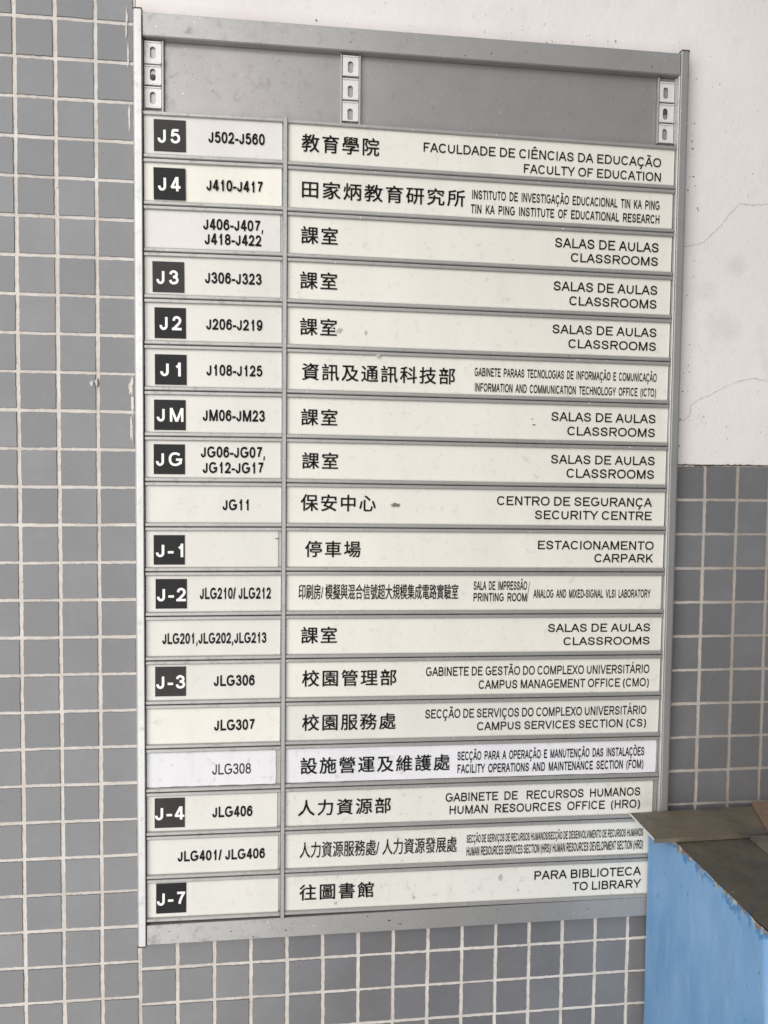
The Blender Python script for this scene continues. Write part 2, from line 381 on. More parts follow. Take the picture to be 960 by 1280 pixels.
ACC = {'Ê': ('E', '^'), 'Ã': ('A', '~'), 'Õ': ('O', '~'), 'Á': ('A', "'"), 'Ç': ('C', ','), 'É': ('E', "'")}
ACCS = {'^': [[(-.17, 1.13), (0, 1.33)], [(0, 1.33), (.17, 1.13)]],
        '~': [spline([(-.21, 1.14), (-.13, 1.23), (0, 1.19), (.13, 1.15), (.21, 1.24)])],
        "'": [[(-.06, 1.13), (.09, 1.33)]],
        ',': [spline([(0, -.02), (.09, -.13), (-.02, -.25), (-.13, -.24)])]}

def strip_poly(pts, t, closed=False):
    n = len(pts); out = []
    for i in range(n):
        if closed: a, b, c = pts[i - 1 if i else n - 2], pts[i], pts[i + 1 if i < n - 1 else 1]
        else: a, b, c = pts[max(i - 1, 0)], pts[i], pts[min(i + 1, n - 1)]
        d1 = Vector((b[0] - a[0], b[1] - a[1])); d2 = Vector((c[0] - b[0], c[1] - b[1]))
        if d1.length < 1e-9: d1 = d2
        if d2.length < 1e-9: d2 = d1
        d1.normalize(); d2.normalize()
        n1 = Vector((-d1.y, d1.x)); n2 = Vector((-d2.y, d2.x)); nn = n1 + n2
        if nn.length < 1e-6: nn = n1
        nn.normalize(); k = min(1.5, 1 / max(.3, nn.dot(n1)))
        out.append(((b[0] + nn.x * t / 2 * k, b[1] + nn.y * t / 2 * k), (b[0] - nn.x * t / 2 * k, b[1] - nn.y * t / 2 * k)))
    return [(out[i][0], out[i + 1][0], out[i + 1][1], out[i][1]) for i in range(n - 1)]
def clip(poly, lo, hi):
    for lim, s in ((lo, 1), (hi, -1)):
        res = []
        for i in range(len(poly)):
            a, b = poly[i], poly[(i + 1) % len(poly)]
            ia, ib = s * (a[1] - lim) >= 0, s * (b[1] - lim) >= 0
            if ia: res.append(a)
            if ia != ib:
                u = (lim - a[1]) / (b[1] - a[1]); res.append((a[0] + (b[0] - a[0]) * u, lim))
        poly = res
        if len(poly) < 3: return []
    return poly
def text_polys(s, t, track=0.0, gap=1.0):
    """list of (poly, layer) in units of the cap height, baseline at 0"""
    polys = []; x = 0.0; c = 1 / 716.
    for ch in s:
        if ch == ' ': x += 278 * c * gap + track; continue
        base, acc = ACC.get(ch, (ch, None))
        lsb, wd, adv, strokes = G[base]
        x0 = x + lsb * c; w_ = wd * c
        grow = (t - .13) * .25                       # bold letters are a little wider
        x0 -= grow / 2; w_ += grow
        if base == 'I': w_ = t; x0 = x + adv * c / 2 - t / 2
        for li, (kind, pts) in enumerate(strokes):
            if kind == 'd':
                q = [(x0 + t * .5 + px * (w_ - t), py) for px, py in pts]
                (ax, ay), (bx, by) = q
                dx, dy = bx - ax, by - ay; e = .25
                if ay in (0, 1): q[0] = (ax - dx * e, ay - dy * e)
                if by in (0, 1): q[1] = (bx + dx * e, by + dy * e)
                ps = [clip(list(p), 0, 1) for p in strip_poly(q, t * .98)]
            elif kind == 'm':
                q = [(x0 + px * w_, py) for px, py in pts]
                ps = strip_poly(q, t * (1 if base == '-' else .7))
            else:
                closed = len(pts) > 12 and abs(pts[0][0] - pts[-1][0]) < 1e-6 and abs(pts[0][1] - pts[-1][1]) < 1e-6
                q = [(x0 + t / 2 + px * (w_ - t), t / 2 + py * (1 - t)) for px, py in pts]
                if len(q) == 2:                     # straight strokes run out to the full outline
                    (ax, ay), (bx, by) = q
                    if abs(ax - bx) < 1e-6:
                        ys = sorted((ay, by))
                        if pts[0][1] in (0, 1): ay = 0 if pts[0][1] == 0 else 1
                        if pts[1][1] in (0, 1): by = 0 if pts[1][1] == 0 else 1
                    elif abs(ay - by) < 1e-6:
                        if pts[1][0] >= 1: bx += t / 2
                        if pts[0][0] <= 0 and base in 'Z25': ax -= t / 2
                    q = [(ax, ay), (bx, by)]
                ps = strip_poly(q, t, closed)
            polys += [(p, li) for p in ps if len(p) >= 3]
        if acc:
            cx = x0 + w_ / 2
            for k, pts in enumerate(ACCS[acc]):
                q = [(cx + px, py) for px, py in pts]
                polys += [(p, len(strokes) + k) for p in strip_poly(q, min(t, .15) * .85)]
        x += adv * c + track
    return polys
def latin_mesh(name, s, x0, x1, yb, cap, t, d, track=0.0, gap=1.0):
    polys = text_polys(s, t, track, gap)
    xs = [p[0] for poly, _ in polys for p in poly]
    mn, mx = min(xs), max(xs); sx = (x1 - x0) / (mx - mn)
    vs, fs = [], []
    for poly, li in polys:
        area2 = sum(poly[i][0] * poly[(i + 1) % len(poly)][1] - poly[(i + 1) % len(poly)][0] * poly[i][1] for i in range(len(poly)))
        if abs(area2) < 1e-7: continue
        if area2 < 0: poly = poly[::-1]
        b = len(vs)
        vs += [L(x0 + (p[0] - mn) * sx, yb - p[1] * cap, d + li * .00002) for p in poly]
        fs.append(tuple(range(b, b + len(poly))))
    return mesh(name, vs, fs)
def cjk_mesh(name, s, x0, x1, yb, h, d, space, bold, fat=1.0):
    cu = bpy.data.curves.new('t', 'FONT'); cu.body = s; cu.space_character = space
    cu.resolution_u = 3; cu.offset = bold; cu.fill_mode = 'FRONT'
    o = bpy.data.objects.new('t', cu); COL.objects.link(o)
    dg = bpy.context.evaluated_depsgraph_get()
    me = bpy.data.meshes.new_from_object(o.evaluated_get(dg))
    bpy.data.objects.remove(o); bpy.data.curves.remove(cu)
    me.name = name
    co = [v.co.copy() for v in me.vertices]
    ax, bx = min(c.x for c in co), max(c.x for c in co)
    ay, by = min(c.y for c in co), max(c.y for c in co)
    for v, c in zip(me.vertices, co):
        v.co = L(x0 + (c.x - ax) / (bx - ax) * (x1 - x0), yb - (c.y - ay) / (by - ay) * h, d)
    bm = bmesh.new(); bm.from_mesh(me)
    src = bm.faces[:]                      # printed a little fat: the same glyph laid again, shifted by a hair
    for k, (sx, sy) in enumerate(((.00026, 0), (0, .00022), (.00026, .00022))):
        g = bmesh.ops.duplicate(bm, geom=src)['geom']
        for q in g:
            if isinstance(q, bmesh.types.BMVert): q.co += Vector((sx * fat, -.00003 * (k + 1), sy * fat))
    for f in bm.faces: f.normal_update()
    if bm.faces and sum(f.normal.y for f in bm.faces) > 0: bmesh.ops.reverse_faces(bm, faces=bm.faces[:])
    bm.to_mesh(me); bm.free()
    return me

# ---------------------------------------------------------------- the wall: grout bed, tiles, plaster
PIT = .05
def tile_variant(k, w_=.0450, h_=.0459):
    """one glazed tile, 1.6 mm proud of the grout, its outline slightly uneven"""
    r = random.Random(100 + k); n = 9; ring = []
    hw, hh = w_ / 2, h_ / 2
    sides = [((-hw, -hh), (hw, -hh)), ((hw, -hh), (hw, hh)), ((hw, hh), (-hw, hh)), ((-hw, hh), (-hw, -hh))]
    for (ax, ay), (bx, by) in sides:
        for i in range(n):
            u = i / n; x, y = ax + (bx - ax) * u, ay + (by - ay) * u
            j = r.uniform(-.00055, .0003)
            l_ = math.hypot(x, y)
            ring.append((x * (1 + j / l_), y * (1 + j / l_)))
    vs = [L(x, y, -.0016) for x, y in ring] + [L(x, y, .0003) for x, y in ring] + [L(x * .984, y * .984, .0009) for x, y in ring]
    N = len(ring); fs = []
    for a in (0, N):
        for i in range(N): fs.append((a + i, a + (i + 1) % N, a + N + (i + 1) % N, a + N + i))
    fs.append(tuple(range(2 * N, 3 * N)))
    bm = bmesh.new(); bv = [bm.verts.new(v) for v in vs]
    for f in fs: bm.faces.new([bv[i] for i in f])
    bmesh.ops.recalc_face_normals(bm, faces=bm.faces)
    me = bpy.data.meshes.new('tile'); bm.to_mesh(me); bm.free(); me.materials.append(M['tile'])
    return me
VAR = [tile_variant(k) for k in range(14)]
def bed(name, x0, x1, y0, y1, thick, step=.006):
    """grout bed as a solid slab with a slightly uneven front"""
    nx = max(2, int((x1 - x0) / step)); ny = max(2, int((y1 - y0) / step))
    vs = [P(x0 + (x1 - x0) * i / nx, y0 + (y1 - y0) * j / ny, -.0006 + 0.00025 * noise.noise((i * .9, j * .9, 3))) for j in range(ny + 1) for i in range(nx + 1)]
    fs = [(j * (nx + 1) + i, (j + 1) * (nx + 1) + i, (j + 1) * (nx + 1) + i + 1, j * (nx + 1) + i + 1) for j in range(ny) for i in range(nx)]
    b = len(vs)
    vs += [P(x, y, z) for z in (-.0010, -thick) for x, y in ((x0, y0), (x1, y0), (x1, y1), (x0, y1))]
    fs += [(b + 4, b + 5, b + 1, b), (b + 5, b + 6, b + 2, b + 1), (b + 6, b + 7, b + 3, b + 2), (b + 7, b + 4, b, b + 3), (b + 7, b + 6, b + 5, b + 4)]
    me = mesh(name, vs, fs, True)
    return me
def lay_tiles(parent, cells):
    for (x, y) in cells:
        o = bpy.data.objects.new('tile', rnd.choice(VAR)); COL.objects.link(o)
        o.parent = parent
        o.location = P(x + PIT / 2 + rnd.uniform(-.0004, .0004), y + PIT / 2 + rnd.uniform(-.0004, .0004), rnd.uniform(-.0002, .0002))
        o.rotation_euler = (R_(rnd.uniform(-.6, .6)), R_(rnd.choice((0, 180)) + rnd.uniform(-.5, .5)), R_(rnd.uniform(-.6, .6)))
YB = 1.06
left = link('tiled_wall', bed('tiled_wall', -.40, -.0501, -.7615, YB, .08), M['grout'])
tag(left, kind='structure')
ly = -.5615 - .20
lay_tiles(left, [(-.05 - PIT * (c + 1) - .0003, ly + PIT * r) for c in range(7) for r in range(34)])
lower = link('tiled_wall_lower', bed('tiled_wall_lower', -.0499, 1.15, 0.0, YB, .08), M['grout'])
tag(lower, kind='structure')
cells = []
for r in range(0, 20):
    for c in range(-1, 22):
        x, y = c * PIT, r * PIT
        hidden_by_sign = x > -.049 and x + PIT < .70 and y + PIT < .66
        hidden_by_box = x > .70 and y > .62
        if not hidden_by_sign and not hidden_by_box: cells.append((x, y))
lay_tiles(lower, cells)
plaster = link('plaster_wall', None or bed('plaster_wall', -.0495, 1.15, -.95, -.0012, .08), M['plaster'])
tag(plaster, kind='structure')

def ribbon(name, pts, wd, d, mat, parent, seed=0):
    """irregular narrow ribbon following pts (mm), used for cracks and smears"""
    r = random.Random(seed); q = []
    for i in range(len(pts) - 1):
        a, b = pts[i], pts[i + 1]; k = max(2, int(math.dist(a, b) / 3))
        for j in range(k):
            u = j / k; q.append((a[0] + (b[0] - a[0]) * u + r.uniform(-.9, .9), a[1] + (b[1] - a[1]) * u + r.uniform(-.9, .9)))
    q.append(pts[-1])
    vs, fs = [], []
    for i, p in enumerate(q):
        a, b = q[max(i - 1, 0)], q[min(i + 1, len(q) - 1)]
        t = Vector((b[0] - a[0], b[1] - a[1])).normalized()
        h = wd * r.uniform(.35, 1.0) / 2 * (min(1, i / 2 + .3) if i < 3 else 1) * (.3 if i == len(q) - 1 else 1)
        vs += [P((p[0] - t.y * h) / 1e3, (p[1] + t.x * h) / 1e3, d), P((p[0] + t.y * h) / 1e3, (p[1] - t.x * h) / 1e3, d)]
    for i in range(len(q) - 1): fs.append((2 * i, 2 * i + 1, 2 * i + 3, 2 * i + 2))
    me = mesh(name, vs, fs)
    return link(name, me, mat, parent)
ribbon('crack', [(702, -311), (716, -312), (728, -315), (737, -318), (748, -329), (761, -342), (776, -361), (790, -375), (812, -374), (833, -377), (870, -380), (900, -372)], .6, .0006, M['crack'], plaster, 1)
ribbon('crack', [(703, -64), (715, -65), (722, -70), (725, -84), (730, -91), (744, -98), (757, -104), (775, -114), (799, -123), (817, -127), (842, -124), (880, -131)], .55, .0006, M['crack'], plaster, 2)
ribbon('crack', [(-46, -.4), (40, -1.2), (200, -.6), (500, -1.4), (702, -1), (740, .4), (800, -1), (846, -.2), (900, -1)], 1.9, .0012, M['speck'], plaster, 3)
def blob_me(name, x, y, rx, ry, d, seed, thick=0.0, f=P, n=14, rag=.35):
    r = random.Random(seed); ring = []
    ph = r.uniform(0, 6.28)
    for i in range(n):
        a = 2 * math.pi * i / n; k = 1 + r.uniform(-rag, rag) * .8
        ring.append((x + rx * k * math.cos(a + ph), y + ry * k * math.sin(a + ph)))
    vs = [f(px / 1e3, py / 1e3, d) for px, py in ring]
    if not thick: return mesh(name, vs, [tuple(range(n))])
    vs += [f((x + (px - x) * .5) / 1e3, (y + (py - y) * .5) / 1e3, d + thick) for px, py in ring]
    fs = [(i, (i + 1) % n, n + (i + 1) % n, n + i) for i in range(n)] + [tuple(range(n, 2 * n))]
    bm = bmesh.new(); bv = [bm.verts.new(v) for v in vs]
    for q in fs: bm.faces.new([bv[i] for i in q])
    bmesh.ops.recalc_face_normals(bm, faces=bm.faces)
    me = bpy.data.meshes.new(name); bm.to_mesh(me); bm.free()
    return me
# lump of filler on the joint of the left tiling, and smears of filler beside the sign
link('filler_lump', blob_me('filler_lump', -107, -97, 3.4, 4.2, .0012, 5, .004), M['grout'], left)
link('filler_lump', blob_me('filler_lump', -101, -99, 2.4, 5.6, .0012, 6, .003), M['grout'], left)
for k, (x, y, rx, ry) in enumerate([(-61, -565, 1.4, 17), (-59, -520, 1.2, 18), (-57.5, -95, 2.4, 12), (-56, -72, 1.6, 15), (-57, -38, 1.6, 16), (-58, -440, 1.3, 16)]):
    link('filler_smear', blob_me('filler_smear', x, y, rx, ry, .0018, 30 + k, 0, n=22, rag=.6), M['grout'], left)
for k in range(46):
    x = 702 + abs(rnd.gauss(0, 14)); y = rnd.uniform(-560, -10)
    if k > 30: x = rnd.uniform(0, 690); y = -571 - abs(rnd.gauss(0, 9))
    s = rnd.uniform(.4, 1.3)
    link('speck', blob_me('speck', x, y, s, s * rnd.uniform(.5, 1), .0006, 60 + k, n=7), M['speck'], plaster)
# ---------------------------------------------------------------- the directory sign
sign = empty('directory_sign', P(0, 0, 0))
tag(sign, 'grey aluminium building directory board with eighteen rows of trilingual name strips on the wall', 'sign')
X0, X1 = -.0500, .6985            # outer edges of the posts
def mmP(*a): return [v / 1e3 for v in a]
# back sheet
link('back_panel', box_me('back_panel', -.0385, .686, -.560, .640, .0035, .0060), M['back'], sign)
# posts: rounded outer corners
def post_profile(xa, xb, out, d0=.0022, d1=.0215, r=.0042):
    pts = []
    if out < 0:       # the outer side is on the left
        pts += [(xa, d0)]
        pts += [(xa + r - r * math.cos(a), d1 - r + r * math.sin(a)) for a in [math.pi / 2 * i / 6 for i in range(7)]]
        pts += [(xb - .0008, d1), (xb, d1 - .0008), (xb, d0)]
    else:
        pts += [(xa, d0), (xa, d1 - .0008), (xa + .0008, d1)]
        pts += [(xb - r + r * math.sin(a), d1 - r + r * math.cos(a)) for a in [math.pi / 2 * i / 6 for i in range(7)]]
        pts += [(xb, d0)]
    return pts
link('post', extrude_profile('post', post_profile(-.0500, -.0386, -1), -.5700, .6555, 'y'), M['post'], sign)
link('post', extrude_profile('post', post_profile(.6858, .6985, 1), -.5700, .6610, 'y'), M['frame'], sign)
# inner lip of the right post, its thin highlight painted with the brighter metal
link('post_lip', box_me('post_lip', .6836, .68575, -.5375, .632, .0062, .0196, .0008), M['post'], sign)
for (xa, xb, s, y0, y1) in ((-.0503, -.0383, -1, -.5716, -.5701), (-.0503, -.0383, -1, .6556, .6571), (.6855, .6988, 1, -.5716, -.5701), (.6855, .6988, 1, .6611, .6626)):
    link('end_cap', extrude_profile('end_cap', post_profile(xa, xb, s, .0020, .0219), y0, y1, 'y'), M['cap'], sign)
# header and footer bars: face with a small return at the inner edge
def bar(name, y0, y1, inner, d1=.0185):
    e = .0014
    if inner == 'bottom':
        prof = [(y0, .0022), (y0, d1 - .0008), (y0 + .0008, d1), (y1 - e, d1), (y1, d1 - e), (y1, .0075), (y1 - .002, .0075), (y1 - .002, d1 - .003), (y0 + .002, d1 - .003), (y0 + .002, .0022)]
    else:
        prof = [(y0, .0075), (y0, d1 - .0006), (y0 + .0006, d1), (y1 - .0008, d1), (y1, d1 - .0008), (y1, .0022), (y1 - .002, .0022), (y1 - .002, d1 - .003), (y0 + .002, d1 - .003), (y0 + .002, .0075)]
    return link(name, extrude_profile(name, prof, -.0376, .6850, 'x'), M['frame'], sign)
bar('header_bar', -.5682, -.5385, 'bottom')
bar('footer_bar', .6285, .6560, 'top')
# slotted mounting rails
def stadium(cx, cy, rx, ry, n=8):
    pts = [(cx + rx * math.cos(a), cy - (ry - rx) - rx * math.sin(a)) for a in [math.pi * i / n for i in range(n + 1)]]
    pts += [(cx - rx * math.cos(a), cy + (ry - rx) + rx * math.sin(a)) for a in [math.pi * i / n for i in range(n + 1)]]
    return pts
def rail_segment(parent, x0, x1, y0, y1, cx, cy, rx=.0036, ry=.0078, d=.0112):
    """pressed plate with an oblong slot cut through it and a rolled edge top and bottom"""
    slot = stadium(cx, cy, rx, ry)
    n = len(slot)
    outer = []
    for (px, py) in slot:                     # matching point on the rectangle
        a = math.atan2((py - cy) / ((y1 - y0) / 2), (px - cx) / ((x1 - x0) / 2))
        k = 1 / max(abs(math.cos(a)), abs(math.sin(a)))
        outer.append(((x0 + x1) / 2 + (x1 - x0) / 2 * k * math.cos(a), (y0 + y1) / 2 + (y1 - y0) / 2 * k * math.sin(a)))
    for corner in ((x0, y0), (x1, y0), (x0, y1), (x1, y1)):
        i = min(range(n), key=lambda q: math.dist(outer[q], corner)); outer[i] = corner
    vs = [L(*p, d) for p in outer] + [L(p[0], p[1], d) for p in slot] + [L(p[0], p[1], d - .0014) for p in slot] + [L(*p, d - .0014) for p in outer]
    fs = []
    for i in range(n):
        j = (i + 1) % n
        fs += [(i, j, n + j, n + i), (n + i, n + j, 2 * n + j, 2 * n + i), (i, j, 3 * n + j, 3 * n + i)]
    bm = bmesh.new(); bv = [bm.verts.new(v) for v in vs]
    for f in fs: bm.faces.new([bv[i] for i in f])
    bmesh.ops.recalc_face_normals(bm, faces=bm.faces)
    me = bpy.data.meshes.new('rail_plate'); bm.to_mesh(me); bm.free()
    o = link('rail_plate', me, M['rail'], parent)
    for (ya, yb) in ((y0 - .0002, y0 + .0016), (y1 - .0016, y1 + .0002)):
        link('rolled_edge', box_me('rolled_edge', x0, x1, ya, yb, d - .001, d + .0016, .0006), M['rail'], parent)
for k, (x0, x1, cx, segs) in enumerate([
        (-.0368, -.0158, -.0264, [(-.5355, -.5075, -.5217), (-.5055, -.4810, -.4940), (-.4785, -.4520, -.4650)]),
        (.2185, .2395, .2288, [(-.5355, -.5095, -.5212), (-.5062, -.4790, -.4898), (-.4765, -.4510, -.4600)]),
        (.6600, .6812, .6688, [(-.5310, -.5040, -.5165), (-.5015, -.4765, -.4880), (-.4740, -.4485, -.4600)])]):
    rl = link('mounting_rail', box_me('mounting_rail', x0 - .0012, x1 + .0034, -.5372, -.4470, .0062, .0078), M['frame'], sign)
    for (y0, y1, cy) in segs: rail_segment(rl, x0, x1, y0, y1, cx, cy)
    link('rail_flange', box_me('rail_flange', x1 + .0006, x1 + .0032, -.5372, -.4470, .0079, .0122, .0005), M['frame'], rl)
    if k: link('rail_flange', box_me('rail_flange', x0 - .0030, x0 - .0006, -.5372, -.4470, .0079, .0122, .0005), M['frame'], rl)
    if k in (0, 2):
        cy = segs[1][2] + (.002 if k == 0 else -.0035)
        bm = bmesh.new(); bmesh.ops.create_uvsphere(bm, u_segments=12, v_segments=6, radius=.0032)
        for v in bm.verts: v.co = Vector(L(cx + v.co.x, cy + v.co.z, .0100 + v.co.y * .45))
        me = bpy.data.meshes.new('screw'); bm.to_mesh(me); bm.free()
        link('screw', me, M['cap'], rl)
# centre divider
prof = [(.1406, .006), (.1406, .0192), (.1414, .0200), (.1456, .0200), (.1464, .0192), (.1464, .006)]
link('divider', extrude_profile('divider', prof, -.4475, .6275, 'y'), M['frame'], sign)

PITCH = .0596; ROW0 = -.4462
LEFT_END = [139.0, 138.7, 136.9, 137.4, 139.1, 139.6, 139.8, 138.6, 139.9, 135.7, 139.6, 139.1, 138.7, 139.0, 134.1, 136.0, 137.2, 137.8]
RIGHT_END = [682.3, 681.1, 681.7, 681.7, 682.4, 681.8, 683.0, 682.3, 682.1, 682.1, 680.4, 682.3, 682.0, 681.9, 679.9, 676.1, 681, 681]
SQUARES = {1: (-25.1, 9.1, 15.2, 49.1), 2: (-25.4, 10.8, 14.7, 51.3), 4: (-27.4, 10.9, 12.9, 50.3), 5: (-25.0, 10.5, 14.9, 50.1), 6: (-24.8, 11.5, 15.7, 50.8), 7: (-26.0, 11.0, 14.4, 50.5), 8: (-26.7, 9.6, 13.3, 48.9), 10: (-27.2, 10.4, 12.9, 49.6), 11: (-24.9, 9.3, 15.5, 48.8), 13: (-25.9, 7.9, 14.1, 47.7), 16: (-27.2, 8.0, 12.3, 48.5), 18: (-25.7, 6.6, 14.0, 47.7)}
FADED_SQ = {1, 13, 16, 4}
INS_L = {1: PINKISH, 2: YELLOW, 3: PINKISH, 14: CREAM, 15: PAPER, 18: CREAM2}
INS_R = {15: PAPER, 14: CREAM2, 16: GREYED, 17: GREYED, 18: GREYED}
TEXTS = [
 (1,'c','教育學院',164.7,267.3,40.2,23.2),
 (1,'r','FACULDADE DE CIÊNCIAS DA EDUCAÇÃO',327.5,662.5,31.9,12.3),
 (1,'r','FACULTY OF EDUCATION',466.5,663.0,51.8,12.0),
 (2,'c','田家炳教育研究所',165.5,384.9,40.7,22.5),
 (2,'r','INSTITUTO DE INVESTIGAÇÃO EDUCACIONAL TIN KA PING',395.0,662.1,30.9,12.2),
 (2,'r','TIN KA PING INSTITUTE OF EDUCATIONAL RESEARCH',393.6,662.4,49.9,12.0),
 (3,'c','課室',164.5,213.0,40.2,22.9),
 (3,'r','SALAS DE AULAS',512.4,662.3,30.2,13.0),
 (3,'r','CLASSROOMS',535.6,662.0,48.9,12.0),
 (4,'c','課室',163.5,212.6,39.7,22.8),
 (4,'r','SALAS DE AULAS',511.6,662.0,29.4,12.8),
 (4,'r','CLASSROOMS',534.7,661.6,48.6,12.3),
 (5,'c','課室',163.8,212.6,41.1,22.9),
 (5,'r','SALAS DE AULAS',511.2,662.5,28.4,12.3),
 (5,'r','CLASSROOMS',534.6,662.4,47.7,12.1),
 (6,'c','資訊及通訊科技部',166.7,374.7,41.5,22.5),
 (6,'r','GABINETE PARAAS TECNOLOGIAS DE INFORMAÇÃO E COMUNICAÇÃO',402.2,664.6,30.8,11.7),
 (6,'r','INFORMATION AND COMMUNICATION TECHNOLOGY OFFICE (ICTO)',403.1,664.3,51.7,11.7),
 (7,'c','課室',165.7,214.2,41.6,22.4),
 (7,'r','SALAS DE AULAS',512.3,664.7,29.9,12.5),
 (7,'r','CLASSROOMS',535.9,664.4,49.4,12.2),
 (8,'c','課室',167.3,215.7,40.3,22.3),
 (8,'r','SALAS DE AULAS',513.0,665.0,29.6,12.5),
 (8,'r','CLASSROOMS',536.0,664.6,48.9,12.6),
 (9,'c','保安中心',165.8,267.4,37.6,22.6),
 (9,'r','CENTRO DE SEGURANÇA',436.8,662.8,28.6,12.5),
 (9,'r','SECURITY CENTRE',491.6,663.0,47.8,12.3),
 (10,'c','停車場',172.0,247.2,40.5,22.2),
 (10,'r','ESTACIONAMENTO',496.8,666.9,30.5,12.1),
 (10,'r','CARPARK',579.4,666.8,48.8,11.9),
 (11,'k','印刷房/ 模擬與混合信號超大規模集成電路實驗室',163.7,383.7,39.1,21.3),
 (11,'r','SALA DE IMPRESSÃO',405.6,482.0,27.3,12.3),
 (11,'r','PRINTING ROOM',405.8,481.8,43.3,11.8),
 (11,'r','/',481.8,486.1,44.6,28.8),
 (11,'r','ANALOG  AND  MIXED-SIGNAL  VLSI  LABORATORY',491.5,664.4,39.5,11.9),
 (12,'c','課室',167.2,215.6,39.1,22.8),
 (12,'r','SALAS DE AULAS',513.7,664.9,28.6,11.7),
 (12,'r','CLASSROOMS',536.9,664.8,47.6,11.4),
 (13,'c','校園管理部',168.8,298.4,39.3,22.6),
 (13,'r','GABINETE DE GESTÃO DO COMPLEXO UNIVERSITÁRIO',340.0,665.4,28.9,12.6),
 (13,'r','CAMPUS MANAGEMENT OFFICE (CMO)',415.2,665.3,48.3,12.2),
 (14,'c','校園服務處',169.2,298.0,41.0,22.7),
 (14,'r','SECÇÃO DE SERVIÇOS DO COMPLEXO UNIVERSITÁRIO',339.7,662.5,29.0,12.7),
 (14,'r','CAMPUS SERVICES SECTION (CS)',413.9,662.7,47.5,11.7),
 (15,'c','設施營運及維護處',167.3,375.3,41.9,22.9),
 (15,'r','SECÇÃO PARA A OPERAÇÃO E MANUTENÇÃO DAS INSTALAÇÕES',386.3,661.1,30.1,12.6),
 (15,'r','FACILITY OPERATIONS AND MAINTENANCE SECTION (FOM)',386.8,660.4,48.5,12.6),
 (16,'c','人力資源部',164.3,292.6,40.5,22.4),
 (16,'r','GABINETE  DE   RECURSOS  HUMANOS',370.3,656.7,29.1,12.3),
 (16,'r','HUMAN  RESOURCES  OFFICE  (HRO)',376.3,656.9,47.2,12.3),
 (17,'k','人力資源服務處/ 人力資源發展處',166.8,387.1,40.6,22.5),
 (17,'n','SECÇÃO DE SERVIÇOS DE RECURSOS HUMANOS/SECÇÃO DE DESENVOLVIMENTO DE RECURSOS HUMANOS',401.3,662.6,29.9,11.6),
 (17,'n','HUMAN RESOURCES SERVICES SECTION (HRS)/ HUMAN RESOURCES DEVELOPMENT SECTION (HRD)',401.6,663.2,48.6,13.0),
 (18,'c','往圖書館',166.8,269.6,40.4,22.4),
 (18,'r','PARA BIBLIOTECA',501.2,661.2,28.6,12.6),
 (18,'r','TO LIBRARY',558.3,661.7,47.5,12.4),
 (1,'w','J5',-20.2,8.2,38.7,18.3),
 (1,'b','J502-J560',43.8,116.3,35.3,14.7),
 (2,'w','J4',-19.8,8.6,40.1,18.1),
 (2,'b','J410-J417',41.4,113.9,37.2,14.4),
 (3,'b','J406-J407,',37.2,114.6,27.5,14.4),
 (3,'b','J418-J422',38.9,112.1,46.5,14.5),
 (4,'w','J3',-22.4,5.8,40.0,18.3),
 (4,'b','J306-J323',39.4,112.8,37.1,14.9),
 (5,'w','J2',-18.6,9.5,39.5,18.4),
 (5,'b','J206-J219',40.9,114.0,37.5,14.6),
 (6,'w','J1',-17.9,8.4,39.7,17.9),
 (6,'b','J108-J125',41.2,114.1,37.9,14.7),
 (7,'w','JM',-22.5,11.7,39.5,18.0),
 (7,'b','JM06-JM23',36.3,117.6,37.9,15.2),
 (8,'w','JG',-23.7,10.0,38.1,18.1),
 (8,'b','JG06-JG07,',33.9,117.8,26.5,14.8),
 (8,'b','JG12-JG17',36.2,115.8,47.2,14.9),
 (9,'b','JG11',62.2,96.5,36.8,14.8),
 (10,'w','J-1',-24.2,11.1,39.6,17.9),
 (11,'w','J-2',-23.1,14.5,39.0,18.0),
 (11,'b','JLG210/ JLG212',32.5,126.3,36.6,15.5),
 (12,'b','JLG201,JLG202,JLG213',-16.5,120.5,37.0,14.7),
 (13,'w','J-3',-24.3,13.3,37.5,18.2),
 (13,'b','JLG306',50.7,105.0,35.4,14.9),
 (14,'b','JLG307',51.1,105.1,36.6,15.0),
 (15,'l','JLG308',48.7,100.2,37.2,14.6),
 (16,'w','J-4',-26.6,11.9,37.7,18.1),
 (16,'b','JLG406',48.7,102.5,36.8,14.9),
 (17,'b','JLG401/ JLG406',2.8,119.5,36.6,14.5),
 (18,'w','J-7',-24.5,12.6,36.8,18.3),
]

LAB_R = {1: 'strip for the faculty of education', 2: 'strip for the educational research institute', 3: 'classrooms strip, third row', 6: 'strip for the technology office', 9: 'strip for the security centre', 10: 'strip for the carpark', 11: 'strip for the printing room and laboratory', 13: 'strip for the campus management office', 14: 'strip for the campus services section', 15: 'whiter strip for facility operations and maintenance', 16: 'strip for the human resources office', 17: 'strip with the smallest, densest lettering', 18: 'strip pointing to the library'}
